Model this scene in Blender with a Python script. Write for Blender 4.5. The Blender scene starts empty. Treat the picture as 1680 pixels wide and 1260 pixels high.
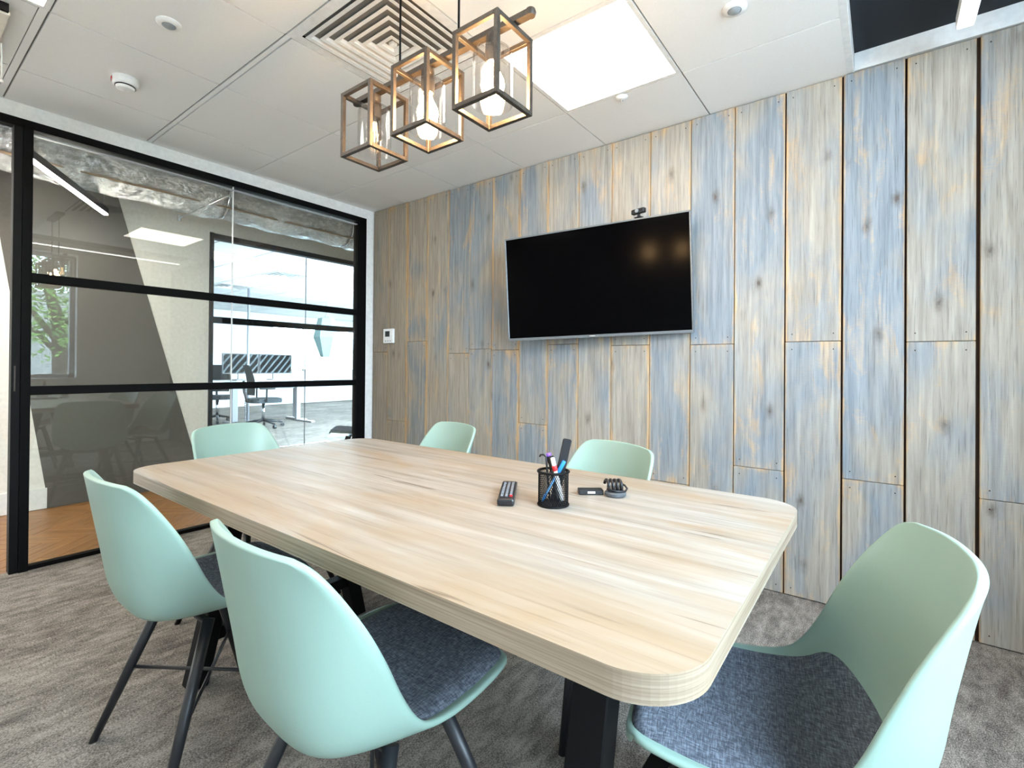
import bpy, bmesh, math, random
from mathutils import Vector, Matrix
random.seed(7)
SC = bpy.context.scene
COL = SC.collection

# ------------------------------------------------------------------ camera
CAMH = 1.0788
yaw, pitch, roll = math.radians(37.022), math.radians(0.291), math.radians(0.465)
F = Vector((-math.sin(yaw)*math.cos(pitch), math.cos(yaw)*math.cos(pitch), math.sin(pitch)))
Rv = Vector((math.cos(yaw), math.sin(yaw), 0)); Uv = Rv.cross(F)
R2 = Rv*math.cos(roll)+Uv*math.sin(roll); U2 = Uv*math.cos(roll)-Rv*math.sin(roll)
cd = bpy.data.cameras.new('camera'); cam = bpy.data.objects.new('camera', cd); COL.objects.link(cam)
cd.sensor_width = 36; cd.lens = 36*805.99/1680; cd.shift_y = -(630-596.68)/1680; cd.clip_start = .01
m = Matrix((R2, U2, -F)).transposed().to_4x4(); m.translation = (0, 0, CAMH); cam.matrix_world = m
SC.camera = cam

# ------------------------------------------------------------------ world, light, exposure
W = bpy.data.worlds.new('sky'); SC.world = W; W.use_nodes = True
bg = W.node_tree.nodes['Background']; bg.inputs[0].default_value = (.64, .82, 1.0, 1); bg.inputs[1].default_value = 25.5
SC.view_settings.view_transform = 'Standard'; SC.view_settings.look = 'None'
SC.view_settings.exposure = 0.58; SC.view_settings.gamma = 1; SC.view_settings.use_curve_mapping = False
SC.cycles.use_denoising = True; SC.cycles.max_bounces = 10; SC.cycles.transparent_max_bounces = 24
SC.cycles.sample_clamp_indirect = 6; SC.cycles.caustics_reflective = False; SC.cycles.caustics_refractive = False

def portal(name, loc, rot, sx, sy):
    l = bpy.data.lights.new(name, 'AREA'); l.shape = 'RECTANGLE'; l.size = sx; l.size_y = sy
    l.cycles.is_portal = True
    o = bpy.data.objects.new(name, l); o.location = loc; o.rotation_euler = rot; COL.objects.link(o)

YW, XG, ZC = 2.667, -3.55, 2.409          # plank face, glass wall, tiled ceiling
XR, YB, ZD = 1.05, -1.25, 2.49            # window wall, wall behind the camera, dark ceiling
XF, XO = -4.95, -13.0                     # far corridor wall, far office wall
portal('window_portal', (XR+.17, .67, 1.66), (0, math.radians(90), 0), 1.56, 1.96)
portal('office_portal', (XO-.19, 8.52, 1.525), (0, math.radians(-90), 0), 1.25, 3.8)

# ------------------------------------------------------------------ material helpers
def srgb(r, g, b):
    f = lambda c: (c/255/12.92 if c/255 <= .04045 else ((c/255+.055)/1.055)**2.4)
    return (f(r), f(g), f(b), 1)
class NT:
    def __init__(s, name):
        s.m = bpy.data.materials.new(name); s.m.use_nodes = True; s.t = s.m.node_tree; s.t.nodes.clear()
        s.out = s.t.nodes.new('ShaderNodeOutputMaterial')
    def n(s, typ, ins=None, **kw):
        x = s.t.nodes.new(typ)
        for k, v in kw.items(): setattr(x, k, v)
        for k, v in (ins or {}).items():
            if isinstance(v, bpy.types.NodeSocket): s.t.links.new(v, x.inputs[k])
            else: x.inputs[k].default_value = v
        return x
    def coords(s, scale=(1, 1, 1), kind='Object', rnd=0.0, rot=(0, 0, 0)):
        tc = s.n('ShaderNodeTexCoord')
        v = tc.outputs[kind]
        if rnd:
            oi = s.n('ShaderNodeObjectInfo')
            mu = s.n('ShaderNodeVectorMath', {0: (rnd, rnd*.7, rnd*1.3)}, operation='SCALE'); s.t.links.new(oi.outputs['Random'], mu.inputs['Scale'])
            v = s.n('ShaderNodeVectorMath', {0: v, 1: mu.outputs[0]}, operation='ADD').outputs[0]
        return s.n('ShaderNodeMapping', {0: v, 'Scale': scale, 'Rotation': rot}).outputs[0]
    def noise(s, vec, scale, detail=4, rough=.55, dist=0):
        return s.n('ShaderNodeTexNoise', {'Vector': vec, 'Scale': scale, 'Detail': detail, 'Roughness': rough, 'Distortion': dist}).outputs[0]
    def ramp(s, fac, stops):
        r = s.n('ShaderNodeValToRGB', {0: fac}); e = r.color_ramp.elements
        while len(e) < len(stops): e.new(.5)
        for i, (p, c) in enumerate(stops): e[i].position = p; e[i].color = c if len(c) == 4 else (*c, 1)
        return r.outputs[0]
    def mix(s, fac, a, b, mode='MIX'):
        x = s.n('ShaderNodeMix', data_type='RGBA', blend_type=mode)
        for k, v in ((0, fac), (6, a), (7, b)):
            if isinstance(v, bpy.types.NodeSocket): s.t.links.new(v, x.inputs[k])
            else: x.inputs[k].default_value = v
        return x.outputs[2]
    def math(s, op, a, b=0.0, clamp=False):
        x = s.n('ShaderNodeMath', {0: a, 1: b}, operation=op); x.use_clamp = clamp; return x.outputs[0]
    def bsdf(s, color, rough=.5, metal=0, bump=None, bstr=.2, bdist=.002, spec=.5, **extra):
        ins = {'Base Color': color, 'Roughness': rough, 'Metallic': metal, 'Specular IOR Level': spec}
        ins.update(extra)
        if bump is not None:
            ins['Normal'] = s.n('ShaderNodeBump', {'Height': bump, 'Strength': bstr, 'Distance': bdist}).outputs[0]
        b = s.n('ShaderNodeBsdfPrincipled', ins); s.t.links.new(b.outputs[0], s.out.inputs[0]); return s.m
def plain(name, c, rough=.5, metal=0, spec=.5, nscale=40, amt=.06):
    t = NT(name); v = t.coords(); nz = t.noise(v, nscale, 3)
    d = tuple(x*(1-amt) for x in c[:3])+(1,); l = tuple(min(1, x*(1+amt)) for x in c[:3])+(1,)
    return t.bsdf(t.ramp(nz, [(.3, d), (.7, l)]), rough, metal, bump=nz, bstr=.03, spec=spec)
def emit(name, c, s):
    t = NT(name); e = t.n('ShaderNodeEmission', {0: c, 1: s}); t.t.links.new(e.outputs[0], t.out.inputs[0]); return t.m
def glass(name, tint=(1, 1, 1, 1), gain=1.0):
    t = NT(name); g = t.n('ShaderNodeNewGeometry')
    ior = t.n('ShaderNodeMix', {0: g.outputs['Backfacing'], 2: 1.5, 3: 1/1.5}).outputs[0]
    fr = t.math('MULTIPLY', t.n('ShaderNodeFresnel', {'IOR': ior}).outputs[0], gain, True)
    tr = t.n('ShaderNodeBsdfTransparent', {0: tint}); gl = t.n('ShaderNodeBsdfGlossy', {'Roughness': 0.0})
    mx = t.n('ShaderNodeMixShader', {0: fr, 1: tr.outputs[0], 2: gl.outputs[0]}); t.t.links.new(mx.outputs[0], t.out.inputs[0]); return t.m

M = {}
M['wall_white'] = plain('white_paint', srgb(240, 240, 238), .7)
M['tile_white'] = plain('ceiling_tile_white', srgb(240, 240, 239), .75, nscale=160, amt=.02)
M['tile_gap'] = plain('ceiling_joint_grey', srgb(118, 116, 112), .8)
M['trim_white'] = plain('trim_white', srgb(232, 232, 231), .5)
M['dark_ceiling'] = plain('dark_soffit_paint', srgb(17, 23, 31), .9)
M['grey_soffit'] = plain('grey_soffit', srgb(150, 148, 146), .9)
M['black'] = plain('black_powder_coat', srgb(9, 9, 10), .55, spec=.15)
M['frame_black'] = plain('black_frame', srgb(7, 7, 8), .6, spec=.1)
M['leg_black'] = plain('leg_black', srgb(30, 31, 35), .42)
M['chrome'] = plain('chrome', srgb(210, 212, 215), .18, 1)
M['mint'] = plain('mint_plastic', srgb(146, 172, 160), .42, nscale=300, amt=.015)
M['dkgreen'] = plain('dark_green_plastic', srgb(74, 98, 86), .45)
M['white_plastic'] = plain('white_plastic', srgb(240, 240, 240), .35)
M['grey_plastic'] = plain('grey_plastic', srgb(150, 152, 158), .4)
M['black_plastic'] = plain('black_plastic', srgb(24, 25, 29), .35)
M['dark_plastic'] = plain('dark_grey_plastic', srgb(74, 78, 82), .4)
M['red'] = plain('red_plastic', srgb(210, 40, 45), .4)
M['blue'] = plain('blue_plastic', srgb(40, 130, 205), .35)
M['lblue'] = plain('pale_blue_plastic', srgb(110, 170, 225), .3)
M['purple'] = plain('purple_plastic', srgb(130, 85, 195), .4)
M['bronze'] = plain('antique_bronze', srgb(62, 54, 47), .48, .3, nscale=90, amt=.3)
M['screen'] = plain('tv_screen_black', srgb(2, 2, 3), .16, amt=.0, spec=.03)
M['tv_edge'] = plain('tv_bezel_grey', srgb(112, 118, 124), .35, .5)
M['led'] = emit('led_panel_light', (1, .92, .82, 1), 8.2)
M['strip'] = emit('strip_light', (1, .93, .84, 1), 125)
M['recess_strip'] = emit('recess_strip_light', (1, .98, .95, 1), 9)
M['bulb'] = emit('warm_bulb', (1, .62, .28, 1), 190)
M['filament'] = emit('filament', (1, .62, .28, 1), 16)
M['glass'] = glass('clear_glass', (.95, .975, .965, 1), 1.25)
M['shade_glass'] = glass('shade_glass', (.97, .965, .96, 1), 1.1)
M['window_glass'] = glass('window_glass', (.97, .985, .98, 1), 1.0)
M['skirting'] = plain('skirting_white', srgb(228, 226, 220), .5)
M['cream'] = plain('cream_wall', srgb(226, 220, 208), .7)
M['greypaint'] = plain('dark_grey_wall_paint', srgb(84, 79, 72), .7)
M['teal_shade'] = plain('pale_teal_shade', srgb(128, 158, 160), .5)
M['office_white'] = plain('office_white', srgb(240, 242, 242), .6)
M['mesh_dark'] = plain('dark_mesh_fabric', srgb(38, 46, 50), .7)
M['trunk'] = plain('bark', srgb(70, 60, 50), .9)
M['lens'] = plain('sensor_grey', srgb(140, 146, 150), .3)
M['facade'] = plain('grey_facade', srgb(150, 150, 146), .8)
M['paving'] = plain('pale_paving', srgb(205, 202, 196), .9)
M['asphalt'] = plain('asphalt', srgb(96, 96, 96), .9)
M['copper'] = plain('tan_pipe_tape', srgb(150, 126, 102), .5, .3)

def mk_plank():
    t = NT('weathered_plank')
    v = t.coords((1, 1, 1), rnd=37)
    mp = lambda *sc: t.n('ShaderNodeMapping', {0: v, 'Scale': sc}).outputs[0]
    grain = t.noise(mp(60, 60, 2.5), 1.0, 6, .6, .4)
    fine = t.noise(mp(240, 240, 7), 1.0, 3)
    soft = t.noise(mp(4.2, 4.2, 1.7), 1.0, 4, .55, .5)
    patch = t.noise(mp(8, 8, 2.6), 1.0, 7, .68, .9)
    saw = t.noise(mp(45, 45, 190), 1.0, 2, .5)
    oi = t.n('ShaderNodeObjectInfo').outputs['Random']
    light_falloff = t.n('ShaderNodeSeparateColor', {0: t.n('ShaderNodeObjectInfo').outputs['Color']}).outputs[0]
    tone = t.math('ADD', t.math('MULTIPLY', t.math('SUBTRACT', oi, .5), .16), t.math('MULTIPLY', light_falloff, .10))
    blue = t.ramp(grain, [(.25, srgb(108, 115, 122)), (.5, srgb(130, 137, 144)), (.78, srgb(152, 157, 162))])
    bare = t.ramp(grain, [(.25, srgb(134, 126, 116)), (.5, srgb(157, 149, 138)), (.78, srgb(180, 172, 161))])
    tan = t.ramp(grain, [(.25, srgb(160, 124, 86)), (.5, srgb(192, 156, 114)), (.78, srgb(208, 178, 138))])
    base = t.mix(t.ramp(t.math('ADD', soft, tone), [(.36, (0, 0, 0)), (.58, (1, 1, 1))]), blue, bare)
    # the stain has rubbed off in patches and along the board's edges and ends
    tc = t.n('ShaderNodeTexCoord'); sep = t.n('ShaderNodeSeparateXYZ', {0: tc.outputs['Object']})
    edge = t.math('MULTIPLY', t.math('SUBTRACT', t.math('ABSOLUTE', sep.outputs[0]), .097), 16.0, True)
    sg = t.n('ShaderNodeSeparateXYZ', {0: tc.outputs['Generated']})
    ends = t.math('MULTIPLY', t.math('SUBTRACT', t.math('ABSOLUTE', t.math('SUBTRACT', sg.outputs[2], .5)), .465), 3.0, True)
    wear = t.math('ADD', patch, t.math('ADD', t.math('MULTIPLY', t.math('SUBTRACT', grain, .5), .22), t.math('MULTIPLY', t.math('SUBTRACT', saw, .5), .14)))
    wear = t.math('ADD', wear, t.math('ADD', edge, ends))
    c = t.mix(t.ramp(wear, [(.56, (0, 0, 0)), (.78, (.9, .9, .9))]), base, tan)
    # knots with feathered dark halos
    wob = t.noise(mp(30, 30, 18), 1.0, 4, .7)
    vd = t.n('ShaderNodeTexVoronoi', {'Vector': mp(6.2, 6.2, 3.0), 'Scale': 1.0, 'Randomness': 1.0}).outputs['Distance']
    vd = t.math('ADD', vd, t.math('MULTIPLY', t.math('SUBTRACT', wob, .5), .20))
    c = t.mix(t.ramp(vd, [(.02, (.9, .9, .9)), (.055, (.5, .5, .5)), (.13, (.12, .12, .12)), (.19, (0, 0, 0))]), c, srgb(86, 74, 66))
    c = t.mix(t.ramp(fine, [(.30, (.5, .5, .5)), (.44, (0, 0, 0))]), c, srgb(92, 89, 87))
    c = t.mix(t.math('MULTIPLY', light_falloff, .8), c, (.74, .68, .60, 1), 'MULTIPLY')  # dimmer, warmer light towards the left is multiplied into the board colour
    return t.bsdf(c, .7, bump=t.math('ADD', grain, t.math('ADD', t.math('MULTIPLY', saw, .5), fine)), bstr=.4, bdist=.002, spec=.3)
M['plank'] = mk_plank()
M['batten'] = plain('dark_batten', srgb(58, 40, 28), .9)

def mk_oak():
    t = NT('pale_oak_laminate'); v = t.coords()
    g1 = t.noise(t.n('ShaderNodeMapping', {0: v, 'Scale': (1.6, 26, 26)}).outputs[0], 1.0, 6, .6, .5)
    g2 = t.noise(t.n('ShaderNodeMapping', {0: v, 'Scale': (3.5, 130, 130)}).outputs[0], 1.0, 4, .6)
    g3 = t.noise(t.n('ShaderNodeMapping', {0: v, 'Scale': (1.1, 4.5, 4.5)}).outputs[0], 1.0, 4, .55, 1.2)
    c = t.ramp(g1, [(.28, srgb(130, 120, 107)), (.48, srgb(156, 148, 138)), (.70, srgb(173, 167, 160))])
    c = t.mix(t.ramp(g3, [(.36, (.8, .8, .8)), (.58, (0, 0, 0))]), c, srgb(152, 128, 100))
    c = t.mix(t.ramp(g2, [(.30, (.5, .5, .5)), (.42, (0, 0, 0))]), c, srgb(118, 98, 79))
    cr = t.noise(t.n('ShaderNodeMapping', {0: v, 'Scale': (2.0, 42, 42)}).outputs[0], 1.0, 2, .5, 1.4)
    c = t.mix(t.ramp(cr, [(.26, (.75, .75, .75)), (.315, (0, 0, 0))]), c, srgb(96, 80, 66))
    return t.bsdf(c, .40, bump=g2, bstr=.10, bdist=.0008, spec=.45)
M['oak'] = mk_oak()
def mk_oak_edge():
    t = NT('oak_edge_band'); v = t.coords()
    g = t.noise(t.n('ShaderNodeMapping', {0: v, 'Scale': (2.5, 2.5, 210)}).outputs[0], 1.0, 4, .6, .4)
    c = t.ramp(g, [(.3, srgb(116, 98, 80)), (.55, srgb(150, 133, 114)), (.72, srgb(170, 154, 135))])
    return t.bsdf(c, .5, bump=g, bstr=.15, bdist=.0008)
M['oak_edge'] = mk_oak_edge()
def mk_carpet():
    t = NT('grey_carpet'); v = t.coords()
    mp = lambda *sc: t.n('ShaderNodeMapping', {0: v, 'Scale': sc}).outputs[0]
    fleck = t.noise(mp(300, 170, 300), 1.0, 3, .75)
    streak = t.noise(mp(26, 9, 26), 1.0, 7, .72, .3)
    broad = t.noise(mp(2.6, 1.6, 2), 1.0, 3)
    k = t.math('ADD', fleck, t.math('ADD', t.math('MULTIPLY', t.math('SUBTRACT', streak, .5), .60), t.math('MULTIPLY', t.math('SUBTRACT', broad, .5), .3)))
    c = t.ramp(k, [(.34, srgb(74, 69, 65)), (.50, srgb(128, 121, 114)), (.64, srgb(172, 164, 155))])
    return t.bsdf(c, .95, bump=fleck, bstr=.8, bdist=.004, spec=.1)
M['carpet'] = mk_carpet()
def mk_fabric():
    t = NT('charcoal_fabric'); v = t.coords()
    a = t.noise(t.n('ShaderNodeMapping', {0: v, 'Scale': (420, 70, 70)}).outputs[0], 1.0, 2); b = t.noise(t.n('ShaderNodeMapping', {0: v, 'Scale': (70, 420, 70)}).outputs[0], 1.0, 2)
    s = t.math('MULTIPLY', t.math('ADD', a, b), .5)
    return t.bsdf(t.ramp(s, [(.36, srgb(66, 70, 78)), (.5, srgb(92, 97, 107)), (.64, srgb(126, 132, 143))]), .9, bump=s, bstr=.3, bdist=.001, spec=.15)
M['fabric'] = mk_fabric()
def mk_parquet():
    t = NT('oak_parquet'); v = t.coords(rnd=21)
    g = t.noise(t.n('ShaderNodeMapping', {0: v, 'Scale': (3, 45, 45)}).outputs[0], 1.0, 5, .6, .5)
    oi = t.n('ShaderNodeObjectInfo').outputs['Random']
    c = t.ramp(g, [(.3, srgb(120, 79, 40)), (.55, srgb(150, 102, 54)), (.75, srgb(170, 121, 69))])
    c = t.mix(t.math('MULTIPLY', oi, .35), c, srgb(112, 74, 38))
    return t.bsdf(c, .38, bump=g, bstr=.06, bdist=.001)
M['parquet'] = mk_parquet()
def mk_foil():
    t = NT('foil_insulation'); v = t.coords()
    n1 = t.noise(v, 22, 5, .7, .8); n2 = t.noise(t.n('ShaderNodeMapping', {0: v, 'Scale': (8, 3, 8)}).outputs[0], 1.0, 3)
    return t.bsdf(t.ramp(n2, [(.3, srgb(190, 190, 190)), (.7, srgb(232, 232, 230))]), .22, .95, bump=n1, bstr=1.0, bdist=.05)
M['foil'] = mk_foil()
def mk_leaf():
    t = NT('leaf_green'); n = t.noise(t.coords(), 5, 3)
    return t.bsdf(t.ramp(n, [(.3, srgb(52, 84, 36)), (.5, srgb(98, 138, 58)), (.75, srgb(160, 190, 96))]), .6)
M['leaf'] = mk_leaf()
def mk_monitor():
    t = NT('monitor_reflection'); v = t.coords((1, 1, 1), rot=(math.radians(38), 0, 0))
    w = t.n('ShaderNodeTexWave', {'Vector': v, 'Scale': 3.4, 'Distortion': 1.2, 'Detail': 2.0}, wave_type='BANDS', bands_direction='Y').outputs[0]
    c = t.ramp(w, [(.50, srgb(10, 14, 16)), (.72, srgb(26, 33, 36)), (.9, srgb(92, 100, 103))])  # diagonal stripes paint a reflection onto the monitor screens
    return t.bsdf(c, .85, spec=.05)
M['monitor'] = mk_monitor()

# ------------------------------------------------------------------ geometry helpers
def setp(o, label=None, cat=None, group=None, kind=None):
    if label: o['label'] = label
    if cat: o['category'] = cat
    if group: o['group'] = group
    if kind: o['kind'] = kind
    return o
def link(name, me, mat, parent=None):
    o = bpy.data.objects.new(name, me); COL.objects.link(o)
    if mat is not None:
        for mm in (mat if isinstance(mat, (list, tuple)) else [mat]): me.materials.append(M[mm])
    if parent is not None: o.parent = parent
    return o
def obj(name, bm, mat, parent=None, smooth=False, loc=None):
    bmesh.ops.recalc_face_normals(bm, faces=bm.faces[:])
    me = bpy.data.meshes.new(name); bm.to_mesh(me); bm.free()
    if smooth:
        for p in me.polygons: p.use_smooth = True
    o = link(name, me, mat, parent)
    if loc is not None: o.location = loc
    return o
def smooth_angle(o, deg=40):
    for p in o.data.polygons: p.use_smooth = True
    a = math.radians(deg); me = o.data
    bm = bmesh.new(); bm.from_mesh(me)
    for e in bm.edges:
        e.smooth = not (len(e.link_faces) == 2 and e.calc_face_angle(0) > a)
    bm.to_mesh(me); bm.free(); return o
def empty(name, loc=(0, 0, 0), rz=0, label=None, cat=None, group=None):
    o = bpy.data.objects.new(name, None); o.empty_display_size = .05; COL.objects.link(o); o.location = loc; o.rotation_euler = (0, 0, rz)
    return setp(o, label, cat, group)
def box(bm, a, b, bevel=0, seg=1, mi=0):
    c = [(a[i]+b[i])/2 for i in range(3)]; s = [abs(b[i]-a[i]) for i in range(3)]
    r = bmesh.ops.create_cube(bm, size=1, matrix=Matrix.Translation(c) @ Matrix.Diagonal((*s, 1)))
    vs = r['verts']
    fs = set(f for v in vs for f in v.link_faces)
    for f in fs: f.material_index = mi
    if bevel:
        es = list(set(e for v in vs for e in v.link_edges))
        bmesh.ops.bevel(bm, geom=es, offset=bevel, segments=seg, profile=.5, affect='EDGES', clamp_overlap=True)
    return vs
def bx(name, a, b, mat, parent=None, bevel=0, seg=1):
    bm = bmesh.new(); box(bm, a, b, bevel, seg); return obj(name, bm, mat, parent)
def bxc(name, a, b, mat, parent=None, bevel=0, seg=1):
    """box object whose origin is its own centre"""
    c = [(a[i]+b[i])/2 for i in range(3)]
    bm = bmesh.new(); box(bm, [a[i]-c[i] for i in range(3)], [b[i]-c[i] for i in range(3)], bevel, seg)
    return obj(name, bm, mat, parent, loc=c)
def tube(bm, pts, rad, n=10, caps=True, mi=0):
    pts = [Vector(p) for p in pts]; rings = []
    rads = rad if isinstance(rad, (list, tuple)) else [rad]*len(pts)
    ref = None
    for i, p in enumerate(pts):
        d = (pts[min(i+1, len(pts)-1)]-pts[max(i-1, 0)]).normalized()
        if ref is None: ref = d.orthogonal().normalized()
        else:
            ref = (ref-d*ref.dot(d))
            ref = ref.normalized() if ref.length > 1e-6 else d.orthogonal().normalized()
        s = d.cross(ref)
        rings.append([bm.verts.new(p+(ref*math.cos(2*math.pi*k/n)+s*math.sin(2*math.pi*k/n))*rads[i]) for k in range(n)])
    for a, b in zip(rings, rings[1:]):
        for k in range(n):
            f = bm.faces.new((a[k], a[(k+1) % n], b[(k+1) % n], b[k])); f.smooth = True; f.material_index = mi
    if caps:
        bm.faces.new(rings[0][::-1]).material_index = mi; bm.faces.new(rings[-1]).material_index = mi
def tb(name, pts, rad, mat, parent=None, n=10):
    bm = bmesh.new(); tube(bm, pts, rad, n); return obj(name, bm, mat, parent)
def lathe(bm, prof, n=32, center=(0, 0, 0), mi=0):
    cx, cy, cz = center; rings = []
    for r, z in prof:
        if r < 1e-6: rings.append([bm.verts.new((cx, cy, cz+z))])
        else: rings.append([bm.verts.new((cx+r*math.cos(2*math.pi*k/n), cy+r*math.sin(2*math.pi*k/n), cz+z)) for k in range(n)])
    for a, b in zip(rings, rings[1:]):
        for k in range(n):
            k2 = (k+1) % n
            if len(a) == 1 and len(b) == 1: continue
            if len(a) == 1: f = bm.faces.new((a[0], b[k2], b[k]))
            elif len(b) == 1: f = bm.faces.new((a[k], a[k2], b[0]))
            else: f = bm.faces.new((a[k], a[k2], b[k2], b[k]))
            f.smooth = True; f.material_index = mi
def lt(name, prof, mat, parent=None, n=32, center=(0, 0, 0), ang=40):
    bm = bmesh.new(); lathe(bm, prof, n, center); return smooth_angle(obj(name, bm, mat, parent), ang)
def prism(bm, poly, z0, z1, mi_side=0, mi_top=0):
    a = [bm.verts.new((x, y, z0)) for x, y in poly]; b = [bm.verts.new((x, y, z1)) for x, y in poly]
    n = len(poly)
    bm.faces.new(a[::-1]).material_index = mi_side; bm.faces.new(b).material_index = mi_top
    for i in range(n):
        f = bm.faces.new((a[i], a[(i+1) % n], b[(i+1) % n], b[i])); f.material_index = mi_side
def rrect(x0, x1, y0, y1, r, seg=10):
    out = []
    for cx, cy, a0 in ((x1-r, y1-r, 0), (x0+r, y1-r, 90), (x0+r, y0+r, 180), (x1-r, y0+r, 270)):
        for k in range(seg+1):
            a = math.radians(a0+90*k/seg); out.append((cx+r*math.cos(a), cy+r*math.sin(a)))
    return out
def copy_tree(o, parent=None):
    c = o.copy(); COL.objects.link(c); c.parent = parent
    for ch in list(o.children): copy_tree(ch, c)
    return c
def struct(o): o['kind'] = 'structure'; return o

# ================================================================== ROOM SHELL
bm = bmesh.new(); box(bm, (XG-.03, YB, -.05), (XR, YW+.06, 0)); fl = struct(obj('floor', bm, 'carpet'))
# --- plank wall
wall = struct(bx('wall_back', (XG-.05, YW+.03, 0), (XR+.2, YW+.20, 3.0), 'wall_white'))
bx('batten_backing', (XG, YW+.018, 0), (XR, YW+.0299, ZC), 'batten', wall)
bx('plaster_strip', (-.105, YW-.004, ZC+.002), (XR, YW+.029, 3.0), 'trim_white', wall)
edges = [-3.515, -3.319, -3.082, -2.847, -2.615, -2.40, -2.193, -1.954, -1.725, -1.502, -1.281, -1.046, -.821, -.602, -.375, -.147, .077, .302, .527, .752, .977, XR]
gaps = [.002, .002, .002, .002, .002, .002, .002, .003, .002, .003, .003, .003, .004, .004, .006, .008, .008, .013, .006, .004, .004, .002]
seams = [1.19, .62, 1.27, .40, 1.17, 1.20, 1.19, .70, 1.22, .55, 1.205, .45, 1.20, .585, 1.205, .585, 1.195, .57, 1.2, .6, 1.2]
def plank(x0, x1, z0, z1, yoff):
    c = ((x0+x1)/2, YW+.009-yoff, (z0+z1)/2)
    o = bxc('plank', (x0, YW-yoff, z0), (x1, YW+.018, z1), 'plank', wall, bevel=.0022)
    o.color = (max(0, min(1, (-1.6-c[0])/1.6)), 0, 0, 1)      # light falloff put into the colour: boards turn darker and browner leftwards
    w = (x1-x0)/2-.028
    bmn = bmesh.new()
    for sx in (-1, 1):
        for z in (z0+.035, z1-.035):
            bmesh.ops.create_cone(bmn, cap_ends=True, segments=8, radius1=.0028, radius2=.0028, depth=.002, matrix=Matrix.Translation((o.location.x+sx*w, YW-yoff, z)) @ Matrix.Rotation(math.radians(90), 4, 'X'))
    s = obj('screw_heads', bmn, 'batten', o); s.matrix_parent_inverse = Matrix.Translation(o.location).inverted()
    return o
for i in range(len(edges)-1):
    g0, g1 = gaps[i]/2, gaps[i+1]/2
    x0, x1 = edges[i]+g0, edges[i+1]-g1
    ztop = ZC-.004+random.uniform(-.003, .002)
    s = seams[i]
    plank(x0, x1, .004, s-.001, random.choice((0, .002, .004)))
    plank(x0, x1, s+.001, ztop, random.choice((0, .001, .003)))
# --- ceiling: backing with separate tiles
cb = struct(bx('ceiling', (XG, YB, ZC+.008), (-.137, YW+.03, ZC+.03), 'tile_gap'))
XL = [XG] + [-3.128+.6*i for i in range(6)]
YL = [YB, -.78, -.18, .42, 1.02, 1.62, 2.22, YW+.02]
skip = {(2, 2), (4, 2), (3, 4), (4, 5)}       # light panels and diffuser take these
for i in range(len(XL)-1):
    for j in range(len(YL)-1):
        if (i, j) in skip: continue
        y0 = YL[j]+.0035; y1 = YL[j+1]-.0035
        if abs(YL[j+1]-.42) < .01: y1 -= .028
        if abs(YL[j]-1.02) < .01: y0 += .026
        bxc('ceiling_tile', (XL[i]+.0035, y0, ZC-.0005), (XL[i+1]-.0035, y1, ZC+.008), 'tile_white', cb)
bx('main_bar', (XG, .42-.028, ZC+.0005), (-.137, .4165, ZC+.008), 'tile_white', cb)
bx('main_bar', (XG, 1.025, ZC+.0005), (-.137, 1.0435, ZC+.008), 'tile_white', cb)
bx('edge_trim', (-.134, YB, ZC-.001), (-.106, YW+.03, ZC+.09), 'trim_white', cb, bevel=.002)
struct(bx('ceiling_recess', (-.106, YB, ZD+.0), (XR+.1, YW+.03, ZD+.05), 'dark_ceiling'))
# --- left wall around the glazing (white header, nib), wall behind the camera
hd = struct(bx('wall_left', (XG-.06, YB, 2.331), (XG+.012, YW+.03, 2.95), 'wall_white'))
bx('nib', (XG-.06, 2.601, 0), (XG+.012, YW+.03, 2.331), 'wall_white', hd)
struct(bx('wall_front', (XG-.06, YB-.15, 0), (XR+.2, YB, 3.0), 'wall_white'))
# --- right wall with its window
WY0, WY1, WZ0, WZ1 = -.30, 1.645, .885, 2.44
wr = struct(bx('wall_right', (XR, YB, 0), (XR+.22, YW+.03, WZ0), 'wall_white'))
bx('wall_above_window', (XR, WY0, WZ1), (XR+.22, WY1, 3.0), 'wall_white', wr)
bx('wall_pier', (XR, WY1, WZ0), (XR+.22, YW+.03, 3.0), 'wall_white', wr)
bx('wall_pier', (XR, YB, WZ0), (XR+.22, WY0, 3.0), 'wall_white', wr)
win = struct(empty('window_1', (XR+.12, (WY0+WY1)/2, WZ0)))
win_c = Vector(win.location)
def wpart(name, a, b, mat, **k):
    o = bx(name, a, b, mat, win, **k); o.matrix_parent_inverse = Matrix.Translation(win_c).inverted(); return o
for a, b in (((WY0, WZ0), (WY1, WZ0+.05)), ((WY0, WZ1-.05), (WY1, WZ1)), ((WY0, WZ0), (WY0+.05, WZ1)), ((WY1-.05, WZ0), (WY1, WZ1)), ((.64, WZ0), (.69, WZ1))):
    wpart('window_frame', (XR+.10, a[0], a[1]), (XR+.16, b[0], b[1]), 'grey_plastic')
wpart('window_pane', (XR+.128, WY0+.05, WZ0+.05), (XR+.134, .64, WZ1-.05), 'window_glass')
wpart('window_pane', (XR+.128, .69, WZ0+.05), (XR+.134, WY1-.05, WZ1-.05), 'window_glass')
wpart('window_sill', (XR-.05, WY0-.03, WZ0-.03), (XR+.10, WY1+.03, WZ0+.004), 'trim_white', bevel=.004)
struct(bx('baseboard_right', (XR-.014, YB, 0), (XR, YW, .12), 'skirting'))
struct(bx('baseboard_front', (XG, YB, 0), (XR, YB+.014, .12), 'skirting'))

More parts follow.
